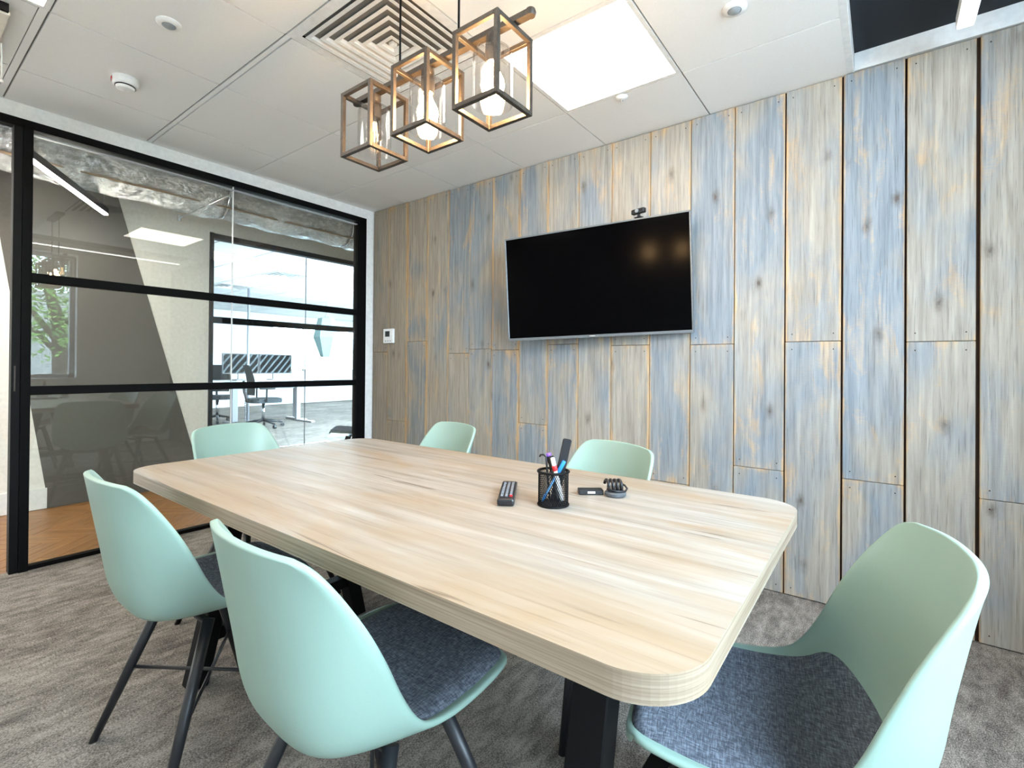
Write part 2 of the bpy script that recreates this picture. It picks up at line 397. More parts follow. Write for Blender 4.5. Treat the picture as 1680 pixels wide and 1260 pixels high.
# ================================================================== GLASS PARTITION
gp = empty('glass_partition', (XG, .5, 0), 0, 'black framed glass partition with two horizontal bars, in front of the corridor', 'partition')
def gpart(name, a, b, mat, **k):
    o = bx(name, a, b, mat, gp, **k); o.matrix_parent_inverse = Matrix.Translation(gp.location).inverted(); return o
gpart('head_rail', (XG-.04, YB, 2.288), (XG+.02, 2.60, 2.331), 'frame_black', bevel=.002)
gpart('post', (XG-.05, .494, 0), (XG+.03, .531, 2.30), 'frame_black', bevel=.002)
gpart('door_jamb', (XG-.045, .460, 0), (XG+.02, .494, 2.29), 'black', bevel=.002)
gpart('end_post', (XG-.04, 2.512, 0), (XG+.02, 2.60, 2.30), 'frame_black', bevel=.002)
gpart('floor_track', (XG-.025, .531, 0), (XG+.02, 2.512, .022), 'frame_black', bevel=.002)
gpart('glass_pane', (XG-.005, .531, .018), (XG+.005, 1.5215, 2.29), 'glass')
gpart('glass_pane', (XG-.005, 1.5255, .018), (XG+.005, 2.513, 2.29), 'glass')
gpart('glass_joint', (XG-.006, 1.5215, .018), (XG+.006, 1.5255, 2.29), 'white_plastic')
for z0, z1 in ((1.497, 1.545), (.908, .954)):
    gpart('glazing_bar', (XG+.005, .531, z0), (XG+.018, 2.512, z1), 'frame_black', bevel=.002)
    gpart('glazing_bar', (XG-.018, .531, z0), (XG-.005, 2.512, z1), 'frame_black', bevel=.002)
gpart('top_seal', (XG-.012, .531, 2.262), (XG+.012, 2.512, 2.268), 'grey_plastic')
gpart('flush_pull', (XG+.0205, .470, .93), (XG+.024, .476, 1.06), 'bronze')
# support rod from the glass joint to the corridor
rod = empty('support_rod', (XG-.05, 1.524, 2.24), 0, 'slim chrome rod bracing the joint of the glass panes', 'rod')
rr = tb('rod', [(XG-.008, 1.524, 2.24), (XG-.95, 1.524, 2.24)], .007, 'chrome', rod); rr.matrix_parent_inverse = Matrix.Translation(rod.location).inverted()
for xx in (XG-.014, XG-.94):
    q = lt('end_fitting', [(0, -.022), (.014, -.022), (.014, .022), (0, .022)], 'chrome', rod, 16, (xx, 1.524, 2.24)); q.matrix_parent_inverse = Matrix.Translation(rod.location).inverted()

# ================================================================== CORRIDOR
fc = struct(bx('floor_corridor', (XF, YB-.5, -.05), (XG-.03, 4.0, -.0155), 'batten'))
me = None
BL, BW = .42, .084
bm = bmesh.new(); box(bm, (-BL/2+.001, -BW/2+.001, -.012), (BL/2-.001, BW/2-.001, 0), .0012)
me = bpy.data.meshes.new('block'); bmesh.ops.recalc_face_normals(bm, faces=bm.faces[:]); bm.to_mesh(me); bm.free(); me.materials.append(M['parquet'])
# herringbone: columns along Y
s2 = math.sqrt(2); nblk = 0
for i in range(-14, 22):
    for j in range(-2, 8):
        for k in (0, 1):
            # local lattice, blocks at 0 and 90 degrees, whole pattern turned 45 degrees
            if k == 0: px, py, ang = i*BW+BL/2+j*BL*1.0, i*BW+BW/2-j*BL*1.0, 0
            else: px, py, ang = i*BW+BW/2+j*BL*1.0, i*BW+BW+BL/2-j*BL*1.0, math.pi/2
            cx = (px-py)/s2; cy = (px+py)/s2
            wx, wy = -4.25+cx, .9+cy
            if not (XF-.15 < wx < XG+.15 and .0 < wy < 3.2): continue
            o = bpy.data.objects.new('parquet_block', me); COL.objects.link(o); o.parent = fc
            o.location = (wx, wy, -.003+random.uniform(-.0004, .0004)); o.rotation_euler = (0, 0, ang+math.pi/4); nblk += 1
struct(bx('ceiling_corridor', (XF, YB-.5, 2.95), (XG, 4.0, 3.0), 'grey_soffit'))
struct(bx('wall_corridor_end', (XF, 4.0, 0), (XG, 4.1, 3.0), 'cream'))
struct(bx('wall_corridor_start', (XF, YB-.6, 0), (XG, YB-.5, 3.0), 'cream'))
struct(bx('wall_corridor_side', (XG-.06, YW+.20, 0), (XG, 4.0, 3.0), 'cream'))
FY0 = 1.925
wc = struct(bx('wall_corridor', (XF-.12, YB-.5, 0), (XF, FY0, 3.0), 'cream'))
bx('wall_over_glazing', (XF-.12, FY0, 2.29), (XF, 4.0, 3.0), 'cream', wc)
# painted grey band, a slanted parallelogram on the cream wall
def grey_band(z): return (.853+(.582-.853)*z/1.95, 1.888+(1.27-1.888)*z/2.323)
bm = bmesh.new()
a0, a1 = grey_band(0); b0, b1 = grey_band(3.0)
vv = [[bm.verts.new((x, y, z)) for y, z in ((a0, 0), (a1, 0), (b1, 3.0), (b0, 3.0))] for x in (XF+.0005, XF+.004)]
bm.faces.new(vv[0][::-1]); bm.faces.new(vv[1])
for k in range(4): bm.faces.new((vv[0][k], vv[0][(k+1) % 4], vv[1][(k+1) % 4], vv[1][k]))
obj('grey_paint_band', bm, 'greypaint', wc)
bs = struct(bx('baseboard_corridor', (XF, YB-.5, 0), (XF+.016, .84, .15), 'skirting'))
bx('grey_baseboard', (XF, .84, 0), (XF+.016, 1.868, .15), 'greypaint', bs)
# far glazing to the office
g2 = empty('office_glazing', (XF, FY0, 0), 0, 'black framed glazed wall across the corridor, into the bright office', 'partition')
def g2part(name, a, b, mat, **k):
    o = bx(name, a, b, mat, g2, **k); o.matrix_parent_inverse = Matrix.Translation(g2.location).inverted(); return o
g2part('post', (XF-.06, FY0, 0), (XF+.02, FY0+.032, 2.29), 'frame_black')
g2part('head_rail', (XF-.06, FY0, 2.238), (XF+.02, 3.95, 2.285), 'frame_black')
g2part('glazing_bar', (XF-.03, FY0+.03, 1.458), (XF+.015, 3.95, 1.516), 'frame_black')
g2part('floor_track', (XF-.03, FY0+.03, 0), (XF+.015, 3.95, .03), 'frame_black')
g2part('glass_pane', (XF-.012, FY0+.03, .02), (XF-.004, 2.875, 2.25), 'window_glass')
g2part('glass_pane', (XF-.012, 2.881, .02), (XF-.004, 3.95, 2.25), 'window_glass')
g2part('glass_joint', (XF-.013, 2.875, .02), (XF-.003, 2.881, 2.25), 'grey_plastic')
# insulated duct
du = empty('ventilation_duct', (-4.35, 1.3, 2.447), 0, 'silver foil insulated round duct under the corridor ceiling', 'duct')
bm = bmesh.new(); n = 40; rings = []
ys = [YB-.4+.03*i for i in range(int((4.0-YB+.35)/.03))]
for y in ys:
    w = 0
    dband = min(abs((y-.62) % 1.15), abs(1.15-(y-.62) % 1.15))
    rad = .182+.006*math.sin(y*9)+.004*math.sin(y*23+1)-(.016 if dband < .03 else 0)
    rings.append([bm.verts.new((-4.35+(rad+.004*math.sin(k*1.7+y*14)+.003*math.sin(k*.9-y*31))*math.cos(2*math.pi*k/n), y, 2.447+(rad+.004*math.sin(k*1.7+y*14))*math.sin(2*math.pi*k/n))) for k in range(n)])
for a, b in zip(rings, rings[1:]):
    for k in range(n): bm.faces.new((a[k], a[(k+1) % n], b[(k+1) % n], b[k])).smooth = True
o = obj('duct_sleeve', bm, 'foil', du); o.matrix_parent_inverse = Matrix.Translation(du.location).inverted()
for k, y in enumerate([.62+1.15*i for i in range(-1, 3)]):
    bm = bmesh.new()
    prof = [(-4.35+.174*math.cos(t*math.pi/16), y, 2.447+.174*math.sin(t*math.pi/16)) for t in range(33)]
    tube(bm, prof, .009, 6, False); q = obj('duct_strap', bm, 'chrome', du); q.matrix_parent_inverse = Matrix.Translation(du.location).inverted()
tp = tb('tape_seam', [(-4.35+.180*math.cos(math.radians(-38)), y, 2.447+.180*math.sin(math.radians(-38))) for y in (YB-.3, .5, 1.5, 2.5, 3.9)], .009, 'copper', du, 8); tp.matrix_parent_inverse = Matrix.Translation(du.location).inverted()
# slanted strip light
sl = empty('corridor_strip_light', (-4.15, .813, 2.18), 0, 'slanted glowing strip light hanging in the corridor', 'light')
d = Vector((-4.61+3.69, 1.086-.54, 0)).normalized()
ang = math.atan2(d.y, d.x); L = math.hypot(.92, .546)
sl.rotation_euler = (0, 0, ang)
bx('housing', (-L/2-.02, -.016, .006), (L/2+.01, .016, .05), 'black', sl)
bx('diffuser', (-L/2, -.013, -.003), (L/2, .013, .0058), 'strip', sl)
for sx in (-.50, .50): tb('hanger_wire', [(sx, 0, .05), (sx, 0, .70)], .0015, 'chrome', sl, 5)
sl2 = copy_tree(sl); sl2.location = (-4.15, -.45, 2.18); setp(sl2, 'added unseen strip light beyond the door, brightening the corridor')  # this strip and the next are unseen, added to brighten the corridor
sl3 = copy_tree(sl); sl3.location = (-4.15, -1.25, 2.18); setp(sl3, 'added unseen strip light at the far start of the corridor, brightening it')

# ================================================================== OFFICE BEYOND
struct(bx('floor_office', (XO, .5, -.05), (XF-.12, 10.5, 0), 'carpet'))
co = struct(bx('ceiling_office', (XO, .5, ZC+.008), (XF-.12, 10.5, ZC+.03), 'dark_plastic'))
bm = bmesh.new(); box(bm, (-.291, -.291, 0), (.291, .291, .008)); met = bpy.data.meshes.new('office_tile'); bm.to_mesh(met); bm.free(); met.materials.append(M['tile_white'])
lit = {(2, 2), (4, 6), (8, 3)}
dif = {(3, 4), (6, 4)}
olights = []
for i in range(13):
    for j in range(13):
        c = (XF-.42-.6*i, 1.43+.6*j, ZC)
        if (i, j) in lit or (i, j) in dif:
            olights.append((c, (i, j) in lit)); continue
        o = bpy.data.objects.new('ceiling_tile', met); COL.objects.link(o); o.parent = co; o.location = c
struct(bx('wall_office_side', (XO, 10.5, 0), (XF, 10.6, 2.5), 'office_white'))
struct(bx('wall_office_near', (XO, .4, 0), (XF, .5, 2.5), 'office_white'))
wo = struct(bx('wall_office_far', (XO-.2, .4, 0), (XO, 10.6, .90), 'office_white'))
bx('wall_over_windows', (XO-.2, .4, 2.15), (XO, 10.6, 2.6), 'office_white', wo)
for y, wd in ((.4, 6.24), (8.4, .24), (10.4, .2)): bx('window_pier', (XO-.2, y, .90), (XO, y+wd, 2.15), 'office_white', wo)
for k, y in enumerate((6.64, 8.64)):
    w_ = struct(bx('window_%d' % (k+2), (XO-.12, y, .90), (XO-.06, y+1.76, .945), 'trim_white'))
    bx('window_frame', (XO-.12, y, 2.10), (XO-.06, y+1.76, 2.15), 'trim_white', w_)
    bx('window_mullion', (XO-.12, y+.86, .90), (XO-.06, y+.91, 2.15), 'trim_white', w_)
    bx('window_pane', (XO-.095, y, .94), (XO-.09, y+1.76, 2.11), 'window_glass', w_)

# ------------------------------------------------------------------ lights in the ceilings
def led_panel(x, y, label, cat='light', group=None):
    e = empty('led_panel', (x, y, ZC), 0, label, cat, group)
    bm = bmesh.new()
    for a, b in (((-.2975, -.2975), (.2975, -.279)), ((-.2975, .279), (.2975, .2975)), ((-.2975, -.279), (-.279, .279)), ((.279, -.279), (.2975, .279))):
        box(bm, (a[0], a[1], -.002), (b[0], b[1], .008))
    obj('panel_frame', bm, 'trim_white', e); bx('diffuser', (-.279, -.279, .0), (.279, .279, .0075), 'led', e); return e
led_panel(-1.028, 1.92, 'bright square ceiling light panel right of the pendant lamp')
led_panel(-2.228, .12, 'bright square ceiling light panel at the top left corner')
led_panel(-1.028, .12, 'added unseen square ceiling light panel just beyond the top edge of the picture')  # unseen panel, assumed from the ceiling grid and kept for its light
ng = ['rear left', 'front', 'rear', 'centre', 'near', 'far']
for k, (c, isl) in enumerate(olights):
    if isl: led_panel(c[0], c[1], 'bright light panel in the office ceiling, the %s of three' % ('nearest' if c[0] > -7 else 'middle one' if c[0] > -9 else 'farthest'), group='light panels in the office ceiling')
def diffuser(x, y, label, rings=6):
    e = empty('air_diffuser', (x, y, ZC), 0, label, 'air vent')
    bm = bmesh.new(); h = .2975
    def frus(bm, a, za, b, zb, th=.0025):
        q0 = [(-a, -a, za), (a, -a, za), (a, a, za), (-a, a, za)]; q1 = [(-b, -b, zb), (b, -b, zb), (b, b, zb), (-b, b, zb)]
        v0 = [bm.verts.new(p) for p in q0]; v1 = [bm.verts.new(p) for p in q1]
        v2 = [bm.verts.new((p[0], p[1], p[2]+th)) for p in q0]; v3 = [bm.verts.new((p[0], p[1], p[2]+th)) for p in q1]
        for k in range(4):
            j = (k+1) % 4
            bm.faces.new((v0[k], v0[j], v1[j], v1[k])); bm.faces.new((v2[k], v3[k], v3[j], v2[j])).material_index = 1
            bm.faces.new((v0[k], v2[k], v2[j], v0[j])); bm.faces.new((v1[k], v1[j], v3[j], v3[k])).material_index = 1
    frus(bm, h, -.001, .255, -.001, .008); obj('diffuser_frame', bm, ['trim_white', 'black'], e)
    bx('plenum', (-.26, -.26, .075), (.26, .26, .08), 'black', e)
    bm = bmesh.new()
    for s in (-1, 1):
        box(bm, (s*.26-.002, -.26, .007), (s*.26+.002, .26, .075)); box(bm, (-.26, s*.26-.002, .007), (.26, s*.26+.002, .075))
    obj('plenum_side', bm, 'black', e)
    st = .238/rings
    for k in range(rings):
        a = .246-st*k; bm = bmesh.new(); frus(bm, a, -.006, a-st*.42, -.004, .0016); frus(bm, a-st*.42, -.004, a-st*.78, .026, .0016)
        # small lip turned outwards
        obj('louvre_ring', bm, ['trim_white', 'black'], e)
    bm = bmesh.new(); box(bm, (-.012, -.012, -.004), (.012, .012, .03)); obj('centre_cap', bm, 'trim_white', e)
    bm = bmesh.new()
    for s in (-1, 1):
        box(bm, (-.25, s*.09-.004, .030), (.25, s*.09+.004, .034)); box(bm, (s*.09-.004, -.25, .034), (s*.09+.004, .25, .038))
    obj('louvre_stay', bm, 'grey_plastic', e)
    return e
diffuser(-1.628, 1.32, 'white square louvred air vent in the ceiling behind the pendant lamp')
for k, (c, isl) in enumerate(olights):
    if not isl: diffuser(c[0], c[1], 'square louvred air vent in the office ceiling, the %s of two' % ('nearer' if c[0] > -8 else 'farther'), 4)

# smoke detector, sensors, sprinkler rose
sd = empty('smoke_detector', (-2.836, .735, ZC), 0, 'white round smoke detector with red mark on the ceiling', 'smoke detector')
lt('base', [(.0, 0), (.052, 0), (.053, -.012), (.050, -.030), (.044, -.036), (.0, -.036)], 'white_plastic', sd, 36)
lt('chamber_slots', [(.040, -.036), (.040, -.040), (.0, -.040)], 'black_plastic', sd, 36)
lt('sensor_cap', [(.0, -.0401), (.037, -.0401), (.034, -.050), (.024, -.055), (.0, -.056)], 'white_plastic', sd, 36)
bm = bmesh.new()
pts = [(.0535*math.cos(math.radians(a)), .0535*math.sin(math.radians(a))) for a in range(238, 285, 6)]
for p, q in zip(pts, pts[1:]):
    bm.faces.new([bm.verts.new(v) for v in ((*p, -.010), (*q, -.010), (*q, -.024), (*p, -.024))])
obj('red_marker', bm, 'red', sd)
def sensor(x, y, label):
    e = empty('ceiling_sensor', (x, y, ZC), 0, label, 'sensor')
    lt('ring', [(.0, 0), (.043, 0), (.043, -.004), (.036, -.010), (.024, -.012), (.024, -.002), (0, -.002)], 'white_plastic', e, 32)
    lt('lens', [(.0235, -.004), (.022, -.013), (.014, -.018), (0, -.019)], 'lens', e, 28); return e
sensor(-2.232, .714, 'round recessed ceiling sensor with grey lens, near the smoke detector')
sensor(-.441, 1.932, 'round recessed ceiling sensor with grey lens, near the plank wall')
sp = empty('sprinkler_rose', (-1.03, 2.245, ZC), 0, 'small white round ceiling rose touching the light panel', 'sprinkler')
lt('plate', [(0, 0), (.03, 0), (.03, -.004), (.018, -.012), (0, -.013)], 'white_plastic', sp, 24)
lt('tip', [(0, -.013), (.006, -.013), (.006, -.022), (0, -.023)], 'chrome', sp, 12)
# top-left: hatch flap standing ajar with its cord
hf = empty('ceiling_flap', (-2.85, .20, ZC), 0, 'pale ceiling hatch flap standing ajar in the top left corner', 'hatch')
bx('flap_board', (-.28, -.30, -.035), (.24, .126, -.022), 'cream', hf, bevel=.002)
bx('flap_stay', (.243, -.25, -.03), (.258, .12, -.001), 'black', hf)
pc = empty('pull_cord', (-2.86, .332, ZC-.035), 0, 'white pull cord dangling from the ceiling flap', 'cord')
bm = bmesh.new(); tube(bm, [(0, 0, 0), (-.035, .006, -.035), (-.062, .010, -.078), (-.075, .012, -.12)], .003, 6); obj('cord', bm, 'white_plastic', pc)
lt('knob', [(0, 0), (.005, -.002), (.006, -.012), (0, -.016)], 'white_plastic', pc, 12, (-.075, .012, -.118))
# strip light hanging in the dark recess
rs = empty('recess_strip_light', (.245, 1.2, 2.37), 0, 'white strip light hanging under the dark ceiling at the upper right', 'light')
bx('housing', (-.027, -1.25, .004), (.027, 1.30, .050), 'trim_white', rs, bevel=.002); bx('diffuser', (-.022, -1.24, -.003), (.022, 1.29, .0038), 'recess_strip', rs)
for y in (-.9, .9): tb('hanger_rod', [(0, y, .05), (0, y, .12)], .003, 'chrome', rs, 6)

# ================================================================== PENDANT LAMP
PX, PY, PZ = -1.127, 1.05, 1.7805
pl = empty('pendant_lamp', (PX, PY, PZ), 0, 'three-cage bronze pendant lamp with glass cylinders over the table', 'pendant lamp')
cw, chh, bt = .160, .2165, .013
def cage(x):
    bm = bmesh.new(); h = cw/2
    for sx in (-1, 1):
        for sy in (-1, 1):
            X0, X1 = sorted((x+sx*h, x+sx*(h-bt))); Y0, Y1 = sorted((sy*h, sy*(h-bt)))
            box(bm, (X0, Y0, 0), (X1, Y1, chh), .0012)
    for z0, z1 in ((0, bt), (chh-bt, chh)):
        for s in (-1, 1):
            Y0, Y1 = sorted((s*h, s*(h-bt))); box(bm, (x-h+bt, Y0, z0), (x+h-bt, Y1, z1), .0012)
            X0, X1 = sorted((x+s*h, x+s*(h-bt))); box(bm, (X0, -h+bt, z0), (X1, h-bt, z1), .0012)
    return obj('cage', bm, 'bronze', pl)
for k, x in enumerate((-.260, 0, .260)):
    cage(x)
    lt('lamp_cap', [(0, .005), (.020, .005), (.020, -.012), (.014, -.020), (0, -.020)], 'bronze', pl, 20, (x, 0, chh-.004))
    lt('lamp_holder', [(0, 0), (.021, 0), (.022, -.03), (.018, -.052), (0, -.052)], 'bronze', pl, 20, (x, 0, chh-.024))
    # open-bottomed glass cylinder with a shouldered top
    lt('glass_shade', [(.020, .180), (.040, .178), (.052, .170), (.056, .155), (.056, .022), (.0535, .022), (.0535, .154), (.050, .167), (.039, .1755), (.020, .1775)], 'shade_glass', pl, 40, (x, 0, 0))
    prof = [(.0, .140), (.012, .140), (.014, .128), (.021, .112), (.031, .092), (.0335, .078), (.029, .058), (.017, .047), (.0, .043)]
    if k == 0:
        b = lt('bulb', prof, 'shade_glass', pl, 28, (x, 0, 0))
        bm = bmesh.new()
        for q in range(6):
            a = q*math.pi/3; tube(bm, [(x+.006*math.cos(a), .006*math.sin(a), .125), (x+.012*math.cos(a+.4), .012*math.sin(a+.4), .066)], .0009, 5)
        obj('filament', bm, 'filament', b)
    else: lt('bulb', prof, 'bulb', pl, 28, (x, 0, 0))
bx('bar', (-.36, -.011, chh+.0005), (.385, .011, chh+.0175), 'bronze', pl, bevel=.001)
for s in (-.362, .387): lt('bar_finial', [(0, -.009), (.012, -.009), (.015, 0), (.012, .009), (0, .009)], 'bronze', pl, 16, (s, 0, chh+.009))
for x in (-.132, .129): tb('cord', [(x, 0, chh+.017), (x, 0, ZC-PZ-.02)], .0035, 'black', pl, 8)
for x in (-.132, .129): lt('cord_gland', [(0, 0), (.008, 0), (.006, .018), (0, .018)], 'bronze', pl, 12, (x, 0, chh+.017))
bx('canopy', (-.19, -.03, ZC-PZ-.026), (.19, .03, ZC-PZ-.0015), 'bronze', pl, bevel=.003)

# ================================================================== TABLE
TX0, TX1, TY0, TY1, TZ = -2.0, -.165, .530, 1.468, .73
tcx, tcy = (TX0+TX1)/2, (TY0+TY1)/2
tab = empty('meeting_table', (tcx, tcy, 0), 0, 'long pale oak meeting table with rounded corners and black legs', 'table')
bm = bmesh.new(); poly = rrect(TX0-tcx, TX1-tcx, TY0-tcy, TY1-tcy, .095, 14); prism(bm, poly, TZ-.037, TZ, 1, 0)
es = [e for e in bm.edges if abs(e.verts[0].co.z-e.verts[1].co.z) < 1e-6]
bmesh.ops.bevel(bm, geom=es, offset=.0025, segments=2, profile=.5, affect='EDGES')
obj('tabletop', bm, ['oak', 'oak_edge'], tab)
for s, x in ((-1, -1.835-tcx), (1, -.405-tcx)):
    bm = bmesh.new(); box(bm, (x-.038, -.30, TZ-.047), (x+.038, .30, TZ-.0375)); obj('mounting_plate', bm, 'black', tab)
    for sy in (-1, 1):
        y_t, y_b = sy*.165, sy*.315
        bm = bmesh.new(); hw, ht = .035, .028
        vs = []
        for z, y in ((0, y_b), (TZ-.047, y_t)):
            vs.append([bm.verts.new((x+a, y+b, z)) for a, b in ((-hw, -ht), (hw, -ht), (hw, ht), (-hw, ht))])
        bm.faces.new(vs[0][::-1]); bm.faces.new(vs[1])
        for k in range(4): bm.faces.new((vs[0][k], vs[0][(k+1) % 4], vs[1][(k+1) % 4], vs[1][k]))
        bmesh.ops.bevel(bm, geom=bm.edges[:], offset=.003, segments=1, affect='EDGES')
        obj('leg', bm, 'black', tab)
    bx('cross_bar', (x-.025, -.275, .135), (x+.025, .275, .178), 'black', tab, bevel=.002)
bx('apron_beam', (-1.835-tcx+.038, -.03, TZ-.075), (-.405-tcx-.038, .03, TZ-.0375), 'black', tab)

# ================================================================== CHAIRS
rows = [  # centre y,z ; rim y,z ; half width ; cross-section power
 (.238, .444, .222, .450, .168, 4.0), (.228, .447, .214, .453, .188, 4.0), (.19, .446, .175, .453, .203, 4.0), (.12, .437, .10, .449, .212, 3.8), (.03, .429, .025, .452, .218, 3.4),
 (-.06, .421, -.030, .470, .222, 3.4), (-.13, .422, -.062, .505, .224, 3.4), (-.182, .440, -.090, .555, .224, 3.2),
 (-.212, .500, -.116, .612, .222, 2.8), (-.228, .580, -.145, .668, .216, 2.5), (-.242, .658, -.176, .718, .206, 2.4),
 (-.254, .730, -.205, .757, .193, 2.3), (-.262, .775, -.226, .780, .176, 2.1), (-.266, .797, -.240, .790, .150, 2.1)]
def catmull(t):
    n = len(rows)-1; x = max(0, min(n-1e-6, t*n)); i = int(x); f = x-i
    g = lambda k: rows[max(0, min(n, k))]
    a, b, c, d = g(i-1), g(i), g(i+1), g(i+2)
    return [.5*((2*b[k])+(-a[k]+c[k])*f+(2*a[k]-5*b[k]+4*c[k]-d[k])*f*f+(-a[k]+3*b[k]-3*c[k]+d[k])*f**3) for k in range(6)]
def shell_pt(u, t):
    cy, cz, ry, rz, w, p = catmull(t); k = abs(u)**p
    return Vector((w*(math.copysign(abs(u)**.92, u)), cy+(ry-cy)*k, cz+(rz-cz)*k))
def make_chair(matname):
    e = empty('shell_chair', (0, 0, 0))
    bm = bmesh.new(); NU, NV = 28, 44
    g = [[bm.verts.new(shell_pt(-1+2*i/NU, j/NV)) for i in range(NU+1)] for j in range(NV+1)]
    for j in range(NV):
        for i in range(NU): bm.faces.new((g[j][i], g[j][i+1], g[j+1][i+1], g[j+1][i])).smooth = True
    me = bpy.data.meshes.new('shell'); bm.to_mesh(me); bm.free()
    o = link('shell', me, matname, e)
    s = o.modifiers.new('thick', 'SOLIDIFY'); s.thickness = .013; s.offset = -1
    ss = o.modifiers.new('sub', 'SUBSURF'); ss.levels = 1; ss.render_levels = 1
    # seat pad
    bm = bmesh.new(); NU, NV = 16, 18; t0, t1 = .055, .53
    g = []
    for j in range(NV+1):
        b = j/NV; row = []
        for i in range(NU+1):
            a = -1+2*i/NU
            # squircle mapping for rounded corners
            bb = 2*b-1; m_ = 1-.10*max(0, abs(bb)-.75)/.25*abs(a)**4
            u = a*.905*(1-.07*max(0, (abs(bb)-.8)/.2)**2); t = t0+(t1-t0)*(.5+.5*bb*(1-.05*abs(a)**6))
            p = shell_pt(u, t); du = shell_pt(min(1, u+.02), t)-shell_pt(max(-1, u-.02), t); dv = shell_pt(u, t+.01)-shell_pt(u, t-.01)
            nrm = -du.cross(dv).normalized()
            edge = max(abs(a), abs(bb)); hgt = .020*(1-max(0, (edge-.72)/.28)**3)+.004
            row.append(bm.verts.new(p+nrm*hgt))
        g.append(row)
    for j in range(NV):
        for i in range(NU): bm.faces.new((g[j][i], g[j][i+1], g[j+1][i+1], g[j+1][i])).smooth = True
    me = bpy.data.meshes.new('seat_pad'); bm.to_mesh(me); bm.free(); o = link('seat_pad', me, 'fabric', e)
    s = o.modifiers.new('thick', 'SOLIDIFY'); s.thickness = .007; s.offset = -1
    ss = o.modifiers.new('sub', 'SUBSURF'); ss.levels = 1; ss.render_levels = 1
    # legs
    mids = []
    for sx in (-1, 1):
        for sy, yt, yb in ((-1, -.048, -.195), (1, .075, .215)):
            top = Vector((sx*.140, yt, .412)); bot = Vector((sx*.245, yb, 0))
            bm = bmesh.new(); ax = (bot-top).normalized()
            tube(bm, [top, top.lerp(bot, .5), bot], [.0145, .0135, .0115], 14)
            for v in bm.verts:
                if v.co.z < .02: v.co.z = 0.0 if v.co.z < .012 else v.co.z
            obj('leg', bm, 'leg_black', e); mids.append((sx, sy, top.lerp(bot, .52)))
    P = {(a, b): p for a, b, p in mids}
    tb('brace', [P[(-1, -1)], P[(1, 1)]], .005, 'leg_black', e, 8)
    q0, q1 = P[(1, -1)], P[(-1, 1)]
    tb('brace', [q0-Vector((0, 0, .0102)), q1-Vector((0, 0, .0102))], .005, 'leg_black', e, 8)
    bm = bmesh.new(); box(bm, (-.135, -.060, .396), (.135, -.040, .408), .003); box(bm, (-.135, .062, .396), (.135, .082, .408), .003); box(bm, (-.02, -.045, .396), (.02, .065, .408), .003)
    obj('under_frame', bm, 'leg_black', e)
    return e
proto = make_chair('mint')
chairs = [
 ('mint shell chair tucked at the near side of the table, farther left of the two', -1.548, .604, 0),
 ('mint shell chair tucked at the near side of the table, in the foreground', -.826, .622, -2.5),
 ('mint shell chair at the right end of the table, close to the camera', -.15, 1.005, 101),
 ('mint shell chair by the plank wall, behind the far left of the table', -1.715, 1.53, 166),
 ('mint shell chair by the plank wall, behind the pen pot', -.86, 1.475, 159),
 ('mint shell chair at the left end of the table before the glass', -2.20, 1.085, -76)]
for k, (lab, x, y, a) in enumerate(chairs):
    c = proto if k == 0 else copy_tree(proto)
    c.location = (x, y, 0); c.rotation_euler = (0, 0, math.radians(a)); setp(c, lab, 'chair', 'mint chairs around the table')
gc = make_chair('dkgreen'); gc.location = (-4.05, 2.90, 0); gc.rotation_euler = (0, 0, math.radians(138)); setp(gc, 'dark green shell chair in the corridor, beyond the glass', 'chair')

# ================================================================== TV AND WALL THINGS
tv = empty('television', (-1.338, YW-.15, 1.566), 0, 'large black flat screen television with thin grey bezel on the plank wall', 'television')
ya, ti, ro = math.radians(8.35), math.radians(3.31), math.radians(1.33)
rx = Vector((math.cos(ya), math.sin(ya), 0)); nn = Vector((math.sin(ya), -math.cos(ya), 0)); uu = Vector((0, 0, 1))*math.cos(ti)+nn*math.sin(ti)
rx2 = rx*math.cos(ro)+uu*math.sin(ro); u3 = uu*math.cos(ro)-rx*math.sin(ro)
mt = Matrix((rx2, -rx2.cross(u3)*-1 if False else u3.cross(rx2), u3)).transposed().to_4x4(); mt.translation = tv.location; tv.matrix_world = mt
TVM = mt.copy()
# local: x right, y away from the viewer, z up
TW, TH = 1.108/2, .636/2
bm = bmesh.new()
for a, b in (((-TW, -TH), (TW, -TH+.016)), ((-TW, TH-.009), (TW, TH)), ((-TW, -TH+.016), (-TW+.009, TH-.009)), ((TW-.009, -TH+.016), (TW, TH-.009))):
    box(bm, (a[0], -.002, a[1]), (b[0], .022, b[1]), .0012)
obj('bezel', bm, 'tv_edge', tv)
bx('screen', (-TW+.009, .0005, -TH+.016), (TW-.009, .012, TH-.009), 'screen', tv)
bx('back_shell', (-TW+.02, .0125, -TH+.02), (TW-.02, .045, TH-.02), 'black_plastic', tv, bevel=.01)
bx('logo_plate', (-.018, -.0035, -TH+.0045), (.018, -.002, -TH+.0115), 'chrome', tv)
bx('wall_mount', (-.12, .045, -.10), (.12, .075, .10), 'black', tv)
tm = bx('mount_arm', (-1.43, YW-.115, 1.50), (-1.27, YW-.003, 1.63), 'black', tv); tm.matrix_parent_inverse = TVM.inverted()
